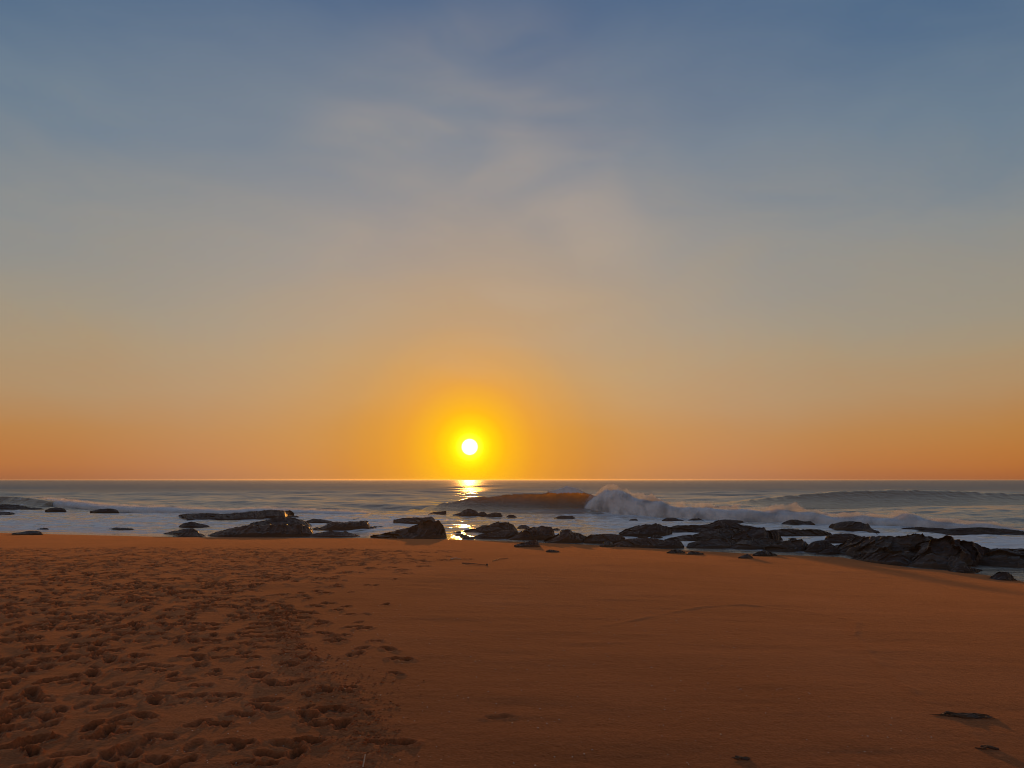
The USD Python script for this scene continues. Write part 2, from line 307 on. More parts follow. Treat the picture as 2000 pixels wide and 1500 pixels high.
for (fx, fy, fa, dp, s), ids in zip(feet, tree.query_ball_point(feet[:, :2], 0.34 * np.maximum(feet[:, 4], .7))):
    if not ids: continue
    k = sub[np.array(ids)]
    qx, qy = flat[k, 0] - fx, flat[k, 1] - fy
    lx, ly = (qx * math.cos(fa) - qy * math.sin(fa)) / s, (qx * math.sin(fa) + qy * math.cos(fa)) / s      # across, along the foot
    j1, j2 = fx * 7.1, fy * 5.3
    lx = lx + .012 * np.sin(ly * 31 + j1); ly = ly + .012 * np.sin(lx * 37 + j2)
    heel = np.exp(-(((lx / .052) ** 2 + ((ly + .085) / .058) ** 2) ** 2.1))
    ball = np.exp(-(((lx / .062) ** 2 + ((ly - .065) / .078) ** 2) ** 2.1))
    arch = np.exp(-(((lx - .008) / .045) ** 2 + (ly / .10) ** 2) ** 1.3)
    pit = np.maximum(np.maximum(heel, ball), .72 * arch)
    rr = np.sqrt((lx / .075) ** 2 + (ly / .165) ** 2)
    rim = np.exp(-((rr - 1.18) / .24) ** 2) * (0.7 + 0.3 * np.sin(3 * np.arctan2(lx, ly) + j1))
    dz[k] = np.minimum(dz[k], 0.25 * dz[k] - dp * pit) * (pit > .05) + dz[k] * (pit <= .05) + 0.28 * dp * rim * (1 - pit) * (dz[k] > -.01)
Z = Z + dz.reshape(Z.shape)
V = np.stack([X, Y, Z], -1).reshape(-1, 3)
Fq = grid_faces(len(rad), len(ang), wrap=True)
V = np.vstack([V, [[0, 0, float(Z[0].mean())]]])
cap = np.stack([np.full(len(ang), len(V) - 1), (np.arange(len(ang)) + 1) % len(ang), np.arange(len(ang))], 1)
Ft = np.vstack([Fq[:, [0, 2, 1]], Fq[:, [0, 3, 2]], cap[:, [0, 2, 1]]])
if np.cross(V[Ft[:, 1]] - V[Ft[:, 0]], V[Ft[:, 2]] - V[Ft[:, 0]])[:, 2].mean() < 0: Ft = Ft[:, ::-1]
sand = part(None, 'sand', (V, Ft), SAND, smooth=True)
tag(sand, 'orange brown beach sand, trodden by footprints on the left, smooth on the right', None, None, 'structure')
sand_tree = cKDTree(V[:, :2]); SANDV = V
def sand_at(x, y): return float(SANDV[sand_tree.query([x, y])[1], 2])

# ------------------------------------------------------------------ sea
ang = np.concatenate([np.radians(np.arange(-180, -44, 4.0)), np.arange(-0.75, 0.75, 0.0021), np.radians(np.arange(44, 180, 4.0))])
rad = np.concatenate([[1, 8, 14], np.geomspace(17, 200, 560), np.geomspace(205, 8000, 150)])
R, A = np.meshgrid(rad, ang, indexing='ij')
X, Y = R * np.sin(A), R * np.cos(A)
D = -shore_distance(X, Y)
space = np.gradient(rad)[:, None]
wr = np.random.default_rng(3)
def sea_waves(X, Y, R, D, space):
    Z = np.zeros_like(X)
    out = sstep(20, 45, D)
    for lam in np.geomspace(1.1, 60, 22):
        th = wr.normal(0.12, .32)
        k = 2 * math.pi / lam
        ph = k * (X * math.sin(th) + Y * math.cos(th)) + wr.uniform(0, 6.28)
        ph = ph + .9 * nz(X / lam * .35, Y / lam * .12, lam, 2, 9)
        a = .0105 * lam ** .85 * (.35 + .65 * sstep(-.3, .4, nz(X / lam * .22, Y / lam * .22, lam, 2, 17)))
        shape = np.sin(ph) + .35 * np.cos(2 * ph)
        keep = sstep(2.2, 4.5, lam / space)
        zone = out if lam > 9 else (.35 + .65 * out)
        Z += a * shape * keep * zone
    return Z * sstep(0.3, 9, D)
Z = sea_waves(X, Y, R, D, space)
# little bores and chop of the white water inside the breakers
inner = sstep(1, 5, D) * sstep(48, 30, D)
Z = Z + inner * .085 * np.abs(nz(X * .22, Y * .7, 0, 4, 61)) + inner * .06 * nz(X * .9, Y * 1.6, 0, 3, 62)
# foam cover: white inside the line of breakers
bx = np.array([-200, -60, -36, -20, -8, 2, 8, 12, 17, 24, 30, 60, 300.]); by = np.array([80, 76, 76, 71, 66, 64, 70, 69, 58, 50, 46, 44, 60.])
inside = sstep(4, -3, Y - np.interp(X, bx, by) - 2 * nz(X * .2, Y * .2, 0, 2, 77))
sun_gap = 1 - .42 * np.exp(-((X + 1) / 6.0) ** 2)
foam = inside * (.60 + .36 * nz(X * .12, Y * .3, 0, 3, 71)) * sun_gap * sstep(-.5, 2.5, D)
right = sstep(9, 16, X) * sstep(30, 26, D)
foam = foam + inside * right * .06 * sstep(2, 6, D)
pool = (X > 12.5) & (Y < 27.5)
foam = np.where(pool, 0, foam)
Z = np.where(pool, 0.0, Z)
V = np.stack([X, Y, Z], -1).reshape(-1, 3)
Fq = grid_faces(len(rad), len(ang), wrap=True)
Ft = np.vstack([Fq[:, [0, 2, 1]], Fq[:, [0, 3, 2]]])
if np.cross(V[Ft[:, 1]] - V[Ft[:, 0]], V[Ft[:, 2]] - V[Ft[:, 0]])[:, 2].mean() < 0: Ft = Ft[:, ::-1]
def with_foam(prim, values):
    UsdGeom.PrimvarsAPI(prim).CreatePrimvar('foam', Sdf.ValueTypeNames.FloatArray, 'vertex').Set(Vt.FloatArray.FromNumpy(np.asarray(values, np.float32).ravel()))
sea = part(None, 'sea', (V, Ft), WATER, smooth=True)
with_foam(sea, foam)
tag(sea, 'sea with low swell and streaks of white foam, reaching to the horizon', None, None, 'structure')

# ------------------------------------------------------------------ breaking waves
def ridge(px, py_top, depth, wf, wb, n, m, seed, power=1.7, strands=.05, taper=True, curl=None):
    """A ridge of water: crest through the pixels (px, py_top) at the given depths; its foot dips under the sea on both sides."""
    s = np.linspace(0, 1, n)
    px_, py_, dp_ = (np.interp(s, np.linspace(0, 1, len(px)), v) for v in (px, py_top, np.broadcast_to(depth, len(px))))
    k = np.ones(9) / 9
    sm = lambda v: np.convolve(np.pad(v, 4, mode='edge'), k, 'valid')
    c = at_y(px_, sm(py_), dp_)
    h = c[:, 2] + 0.03 * nz(c[:, 0] * 1.5, 0 * c[:, 0], seed, 3, seed)
    if taper: h = h * sstep(0, .10, s) * sstep(1, .93, s)
    v = np.linspace(-1, 1, m)                             # -1 the front foot, 0 the crest, 1 the back foot
    prof = np.where(v < 0, (1 - np.abs(v)) ** power, np.cos(np.clip(v, 0, 1) * math.pi / 2) ** 2)
    off = np.where(v < 0, v * wf, v * wb)
    P = np.zeros((n, m, 3))
    P[..., 0] = c[:, 0, None] + 0 * off
    P[..., 1] = c[:, 1, None] + off[None] * (0.55 + 0.45 * np.clip(h / max(h.max(), .1), 0, 1))[:, None]
    P[..., 2] = h[:, None] * prof[None] - .55 * np.abs(v)[None] ** 5 - .06
    ripple = nz(P[..., 0] * 1.1 + 1.2 * P[..., 2], P[..., 2] * .5, seed, 4, seed + 1)
    P[..., 2] += strands * ripple * prof[None] * (v < .4)[None]
    P[..., 1] += strands * 2.2 * ripple * prof[None]
    small = nz(P[..., 0] * 2.6 + 2.0 * P[..., 2], P[..., 1] * .8, seed + 3, 3, seed + 2)
    P[..., 2] += .035 * small * (.3 + prof[None])
    if curl is not None:                                  # the lip thrown forward over the face
        P[..., 1] -= np.interp(c[:, 0], curl[0], curl[1])[:, None] * prof[None] ** 6
    return P
def sheet(P):
    n, m = P.shape[:2]
    f = grid_faces(n, m); f = np.vstack([f[:, [0, 1, 2]], f[:, [0, 2, 3]]])
    v = P.reshape(-1, 3)
    if np.cross(v[f[:, 1]] - v[f[:, 0]], v[f[:, 2]] - v[f[:, 0]])[:, 2].mean() < 0: f = f[:, ::-1]
    return v, f
def bank(px, top, base, back, n, m, seed, lump=.22, grow=1.0, lift=0.0, front=.5):
    """A heap of tumbling foam between the pixel lines base and top."""
    s = np.linspace(0, 1, n); q = np.linspace(0, 1, len(px))
    px_ = np.interp(s, q, px); b = at_z(px_, np.interp(s, q, base), 0.0)
    t = at_y(px_, np.interp(s, q, top), b[:, 1] + back * .45)
    h = np.maximum(t[:, 2], .12) * grow + lift
    end = np.sqrt(np.clip(np.minimum(s / .05, (1 - s) / .05), 0, 1))
    th = np.linspace(0, math.pi, m)                      # over the top from the front foot to the back foot
    P = np.zeros((n, m, 3))
    P[..., 0] = b[:, 0, None]
    cy, ry = b[:, 1] + back * .45, back * .5 * (.7 + .6 * np.clip(h, 0, 2) / 2)
    P[..., 1] = cy[:, None] - ry[:, None] * np.sign(np.cos(th))[None] * np.abs(np.cos(th))[None] ** .9 * grow
    P[..., 2] = (h * (.3 + .7 * end))[:, None] * np.sin(th)[None] ** front - .12
    N = np.stack([0 * P[..., 0], -np.cos(th)[None] + 0 * P[..., 0], np.sin(th)[None] + 0 * P[..., 0]], -1)
    a = np.clip(h, .25, 2)[:, None]
    d = nz(P[..., 0] * .8, P[..., 1] * .8, P[..., 2] * .9 + seed, 3, seed) * lump * a + nz(P[..., 0] * 3, P[..., 1] * 3, P[..., 2] * 3 + seed, 3, seed + 4) * .35 * lump * a
    return P + N * d[..., None] + np.array([.4, 0, 0]) * d[..., None]
def droplets(pos, size, r):
    """Small tumbling flecks of spray as one mesh: tetrahedra."""
    t = np.array([[1, 1, 1], [1, -1, -1], [-1, 1, -1], [-1, -1, 1.]]) / 1.7
    rot = trimesh.transformations
    M = np.array([rot.quaternion_matrix(q / np.linalg.norm(q))[:3, :3] for q in r.normal(size=(len(pos), 4))])
    v = pos[:, None] + np.einsum('nij,kj->nki', M, t) * np.asarray(size)[:, None, None]
    f = np.array([[0, 1, 2], [0, 3, 1], [0, 2, 3], [1, 3, 2]])
    return v.reshape(-1, 3), (f[None] + 4 * np.arange(len(pos))[:, None, None]).reshape(-1, 3)
def crest_spray(P, count, up, seed, smin=.012, smax=.035, back=.6):
    r = np.random.default_rng(seed)
    i = r.integers(0, P.shape[0], count)
    top = P[np.arange(P.shape[0]), P[..., 2].argmax(1)][i]
    h = np.clip(top[:, 2], 0, 3)
    p = top + np.stack([r.normal(0, .25, count), r.normal(back * .3, .35, count), r.exponential(up, count).clip(0, 3 * up) * h * .5 - .12], 1)
    return droplets(p, r.uniform(smin, smax, count), r)
def sheet_part(P, lo, hi): return sheet(P[:, lo:hi])
def thin_water():
    n = {'g': ('geometry', {}), 'm1': ('mapping', {'scale': (0.9, 0.9, 0.6)}), 'n1': ('noise_texture', {'scale': 1.6, 'detail': 5.0, 'roughness': 0.6}), 'b': ('bump', {'strength': 1.0, 'distance': 0.18}),
         'p': ('principled_bsdf', {'base_color': (.24, .15, .07), 'roughness': 0.16, 'ior': 1.333}), 't': ('translucent_bsdf', {'color': (.95, .62, .26)}), 'm': ('mix_closure', {}), 'sx': ('separate_xyz', {}), 'hz': ('map_range', {'range_type': 'smoothstep', 'from_min': 0.35, 'from_max': 2.0, 'to_min': 0.0, 'to_max': 0.60}),
         'st': ('map_range', {'from_min': 0.35, 'from_max': 0.65, 'to_min': 0.55, 'to_max': 1.0, 'clamp': True}), 'f': ('math', {'math_type': 'multiply'}),
         'tr': ('transparent_bsdf', {'color': (.95, .85, .65)}), 'm2': ('mix_closure', {'fac': 0.8})}
    L = [('g.position', 'm1.vector'), ('m1.vector', 'n1.vector'), ('n1.fac', 'b.height'), ('b.normal', 'p.normal'), ('p.BSDF', 'm.closure1'), ('t.BSDF', 'm.closure2'), ('g.position', 'sx.vector'), ('sx.z', 'hz.value'), ('n1.fac', 'st.value'), ('hz.result', 'f.value1'), ('st.result', 'f.value2'), ('f.value', 'm.fac')]
    face = usdkit.material(stage, '/World/Looks/backlit_water', dict(n), L, surface='m.closure')
    back = usdkit.material(stage, '/World/Looks/clear_water', dict(n), L + [('p.BSDF', 'm2.closure1'), ('tr.BSDF', 'm2.closure2')], surface='m2.closure')
    return face, back
BACKLIT, CLEAR = thin_water()
SPRAY = spray_material('spray_mist', 2.4)
FINE = spray_material('fine_mist', 1.0, 1.4, .45, .75)

# the breaker in the middle: face curling up to a peak, then the broken heap running off to the right
w = thing('breaking_wave', 'tall golden wave right of the sun, breaking into a long white heap of foam', 'wave')
P = ridge([800, 850, 890, 930, 1000, 1060, 1085, 1105, 1125, 1150, 1185, 1230], [994, 986, 977, 969, 965, 962, 958, 952.5, 957, 963, 972, 990], [76, 76, 76, 76, 76, 75.5, 75.5, 75, 74.5, 74, 73, 72], 8.0, 12.0, 420, 70, 5, 2.4, .16, curl=([-4, 1, 4, 5.5, 6.6, 7.5], [0, .25, .7, 1.0, .9, .2]))
part(w, 'wave_face', sheet_part(P, 0, 37), BACKLIT, True)
part(w, 'wave_back', sheet_part(P, 36, 70), CLEAR, True)
cr = P[:, 34:36].mean(1)
ss = np.linspace(0, 1, 125)
wl = np.sin(math.pi * ss) ** .8 * (.55 + .45 * np.abs(nz(ss * 14, 0 * ss, 2, 3, 66)))
cp = cr[205:330, None] + (P[205:330, 29:43] - cr[205:330, None]) * wl[:, None, None]
cp[..., 2] += (.05 + .10 * np.abs(nz(cp[..., 0] * 3.5, cp[..., 1] * 3, 5, 3, 67))) * np.sin(np.linspace(0, math.pi, 14))[None] + .05
cp[..., 1] -= .10 * np.sin(np.linspace(0, math.pi, 14))[None]
part(w, 'foam_lip', sheet(cp), FOAM, True)
part(w, 'crest_spray', crest_spray(P[190:330], 900, .20, 12, .01, .028), FOAM, kind='stuff')
bpx = [1128, 1145, 1160, 1185, 1200, 1215, 1240, 1270, 1290, 1310, 1340, 1390, 1430, 1470, 1500, 1540, 1560, 1600, 1640, 1680, 1700, 1730, 1765, 1790, 1815, 1835, 1900, 1950, 2000, 2080]
btop = [990, 980, 968, 953, 949, 953, 965, 969, 973, 981, 985, 986, 990, 988, 993, 990, 990, 995, 1004, 1003, 1000, 1005, 1008, 999, 1001, 1010, 1016, 1016, 1025, 1032]
bbase = list(np.interp(bpx, [1128, 1200, 1300, 1400, 1500, 1600, 1700, 1800, 1900, 2000, 2080], [1000, 1004, 1010, 1016, 1020, 1024, 1027, 1030, 1034, 1040, 1044]))
part(w, 'foam_heap', sheet(bank(bpx, np.array(btop) + 3, bbase, 2.6, 620, 40, 3, .20)), FOAM, True)
B = bank(bpx, np.array(btop), bbase, 3.4, 300, 26, 4, .30, 1.12, .06)
def closed(P):
    v, f = sheet(P)
    n, m = P.shape[:2]
    loop = [(i * m, (i + 1) * m) for i in range(n - 1)] + [((i + 1) * m + m - 1, i * m + m - 1) for i in range(n - 1)]
    lo = v.copy(); lo[:, 2] = np.minimum(lo[:, 2], -.25) ; lo[:, 2] = -.3
    t = trimesh.Trimesh(np.vstack([v, lo]), np.vstack([f, f[:, ::-1] + len(v)]), process=False)
    e = trimesh.Trimesh(v, f, process=False)
    ed = e.edges[trimesh.grouping.group_rows(e.edges_sorted, require_count=1)]
    k = len(v)
    side = np.vstack([np.stack([ed[:, 1], ed[:, 0], ed[:, 0] + k], 1), np.stack([ed[:, 1], ed[:, 0] + k, ed[:, 1] + k], 1)])
    return np.asarray(t.vertices), np.vstack([t.faces, side])
part(w, 'spray_cloud', closed(B), SPRAY, kind='stuff')
part(w, 'flying_drops', crest_spray(B[:200], 1800, .20, 13, .008, .024), FOAM, kind='stuff')

# the wave at the left edge
w = thing('breaking_wave', 'low wave at the left edge with a dark green face breaking into white foam', 'wave')
P = ridge([-160, -90, -30, 20, 50, 75, 110], [975, 971, 969, 968, 970, 974, 982], [86, 86, 86, 86, 85, 84, 83], 4.5, 9, 160, 50, 15, 2.1, .06)
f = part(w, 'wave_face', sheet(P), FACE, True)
v = np.linspace(-1, 1, 50)
with_foam(f, np.clip(.25 + .5 * sstep(-.7, -1, v)[None] + 0 * P[..., 2], 0, 1))
lpx = [38, 50, 65, 85, 110, 150, 200, 250, 300, 350, 420, 500, 540, 600, 650, 700, 740]
ltop = [980, 974, 971, 973, 975, 979, 984, 986, 987, 989, 992, 990, 990, 993, 994, 997, 999]
lbase = np.interp(lpx, [38, 100, 200, 280, 350, 500, 740], [985, 991, 996, 1000, 1001, 1001, 1004])
part(w, 'foam_heap', sheet(bank(lpx, np.array(ltop) + 1.5, lbase, 3.6, 520, 36, 23, .24)), FOAM, True)
B2 = bank(lpx, ltop, lbase, 4.4, 220, 22, 24, .3, 1.1, .05)
part(w, 'spray_cloud', closed(B2), FINE, kind='stuff')
part(w, 'flying_drops', crest_spray(B2, 900, .15, 33, .008, .024), FOAM, kind='stuff')

# unbroken swell on the right
w = thing('swell_wave', 'smooth dark unbroken swell on the right, behind the heap of foam', 'wave')
P = ridge([1380, 1470, 1550, 1620, 1680, 1730, 1800, 1860, 1930, 1980, 2060, 2200], [981, 975, 966, 960, 957, 956, 956.5, 958, 961, 963, 965, 969], 96, 10, 16, 420, 70, 41, 2.3, .11)
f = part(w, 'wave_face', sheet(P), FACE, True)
with_foam(f, 0.04 * np.ones_like(P[..., 2]))
# ------------------------------------------------------------------ rocks
BED = np.array([-.40, -.42, .815]); BED /= np.linalg.norm(BED)
def rock_mesh(px, top, base_py, depth, seed, on_sand=False, step=None, steep=.55, ledge=1.0, bed=.17, ground=None):
    """A ledge of bedded rock: silhouette px/top seen above a foot at pixel row base_py, running back 'depth' metres."""
    px, top = np.asarray(px, float), np.asarray(top, float)
    base_py = np.broadcast_to(np.asarray(base_py, float), px.shape)
    foot = on_beach(px, base_py) if on_sand else at_z(px, base_py, 0.0)
    yf = foot[:, 1]
    ridge_y = yf + depth * .38
    tp = at_y(px, top, ridge_y)
    s = np.concatenate([[0], np.cumsum(np.hypot(np.diff(foot[:, 0]), np.diff(yf)))]); L = s[-1]
    step = step or max(.025, yf.mean() / 752 * .75)
    n = int(np.clip(L / step, 24, 300)); m = int(np.clip(depth * 1.5 / step, 20, 150))
    u = np.linspace(0, 1, n)
    I = lambda v: np.interp(u * L, s, v)
    x0, y0, g0, h0 = I(foot[:, 0]), I(yf), I(foot[:, 2]), np.maximum(I(tp[:, 2]) - I(foot[:, 2]), .03)
    xr = I(tp[:, 0])
    tooth = (x0 * 1.15 + seed * .37) % 1.0
    h0 = h0 * (1 + .10 * (tooth - .8) * sstep(.25, .6, h0) + .08 * nz(x0 * 3.1, 0 * x0, seed, 3, seed + 3))
    e = np.minimum(u, 1 - u) * L
    endw = np.sqrt(np.clip(e / (.35 * depth + .05), 0.0, 1))
    v = np.linspace(0, 1, m)
    # front wall, sloping top, back wall
    prof = np.interp(v, [0, .06, .18 + .2 * (1 - steep), .38, .75, .93, 1], [-.35, .15 + .35 * steep, .62 + .25 * steep, 1, .82, .35, -.5])
    yv = np.interp(v, [0, .38, 1], [-.02, .38, 1.0])
    P = np.zeros((n, m, 3))
    cy = y0 + depth * .38
    wob = .18 * depth * nz(x0 * .9, y0 * 0, seed, 3, seed)
    P[..., 1] = cy[:, None] + (yv[None] - .38) * depth * (.30 + .70 * endw)[:, None] + wob[:, None] * (1 - np.abs(2 * v - 1))[None] * .4
    P[..., 0] = (x0 * 1.0)[:, None] + (xr - x0)[:, None] * np.clip(yv / .38, 0, 1)[None]
    P[..., 2] = g0[:, None] + h0[:, None] * prof[None] - (.12 + .10 * h0[:, None]) * (prof < 0)[None]
    # lumps and bedding ledges
    size = min(1.0, float(h0.max()))
    a = sstep(0, .25, np.minimum(v, 1 - v) * 2)[None] + 0 * P[..., 2]
    lum_ = nz(P[..., 0] * 1.1, P[..., 1] * 1.1, P[..., 2] * 1.4 + seed, 4, seed + 2)
    P[..., 2] += .22 * size * lum_ * a * np.clip(h0 / .4, .3, 1)[:, None]
    sdist = P @ BED
    wav = sdist + .05 * nz(P[..., 0] * 2.2, P[..., 1] * 2.2, seed, 2, seed + 16) + .16 * nz(P[..., 0] * .7, P[..., 1] * .7, seed, 2, seed + 6)
    b = bed * max(.35, min(1, size))
    q = wav / b; fr = q - np.floor(q)
    hsh = np.sin(np.floor(q) * 12.9898 + seed) * 43758.5453; hsh = hsh - np.floor(hsh)
    blocks = nz(P[..., 0] * 2.3 + 7, P[..., 1] * 2.3, np.floor(q) * 3.7 + seed, 2, seed + 8)
    tread = np.floor(q) + .5 + (sstep(.62, 1.0, fr) - .5) * 1.0 + .12 * (fr - .5) + (hsh - .5) * .5 * 0
    P += BED * ((tread - q - .1) * b * .95 * ledge * a)[..., None]
    push = ledge * b * (.9 * (hsh - .5) + .55 * blocks + .35 * np.round(blocks * 2.2) / 2.2) * a
    P[..., 1] -= push * .6
    P[..., 2] += push * .45
    fine = nz(P[..., 0] * 7, P[..., 1] * 7, P[..., 2] * 9, 3, seed + 9)
    P[..., 2] += .035 * size * fine * a
    P[..., 1] += .05 * size * nz(P[..., 0] * 5 + 31, P[..., 1] * 5, P[..., 2] * 7, 3, seed + 5) * a
    lo = P.copy(); lo[..., 2] = np.minimum(P[..., 2].min() - .1, g0[:, None] - .4)
    vv, ff = sheet(P)
    ctr = np.array([x0.mean(), y0.mean() + depth * .4, float(g0.mean())])
    return closed_rock(vv, ff, float(lo[..., 2].min())), ctr
def closed_rock(v, f, zlow):
    lo = v.copy(); lo[:, 2] = zlow
    e = trimesh.Trimesh(v, f, process=False)
    ed = e.edges[trimesh.grouping.group_rows(e.edges_sorted, require_count=1)]
    ids = np.unique(ed); back = {int(a): len(v) + i for i, a in enumerate(ids)}
    A_, B_ = np.array([back[int(a)] for a in ed[:, 0]]), np.array([back[int(a)] for a in ed[:, 1]])
    side = np.vstack([np.stack([ed[:, 1], ed[:, 0], A_], 1), np.stack([ed[:, 1], A_, B_], 1)])
    return np.vstack([v, lo[ids]]), np.vstack([f, side])
def rock(label, px, top, base, depth, seed, mat=0, name='rock', cat='rock', **k):
    (v, f), c = rock_mesh(px, top, base, depth, seed, **k)
    x = thing(name, label, cat, c)
    m = part(x, 'stone', (v - c, f), ROCKS[mat], smooth=30)
    return x
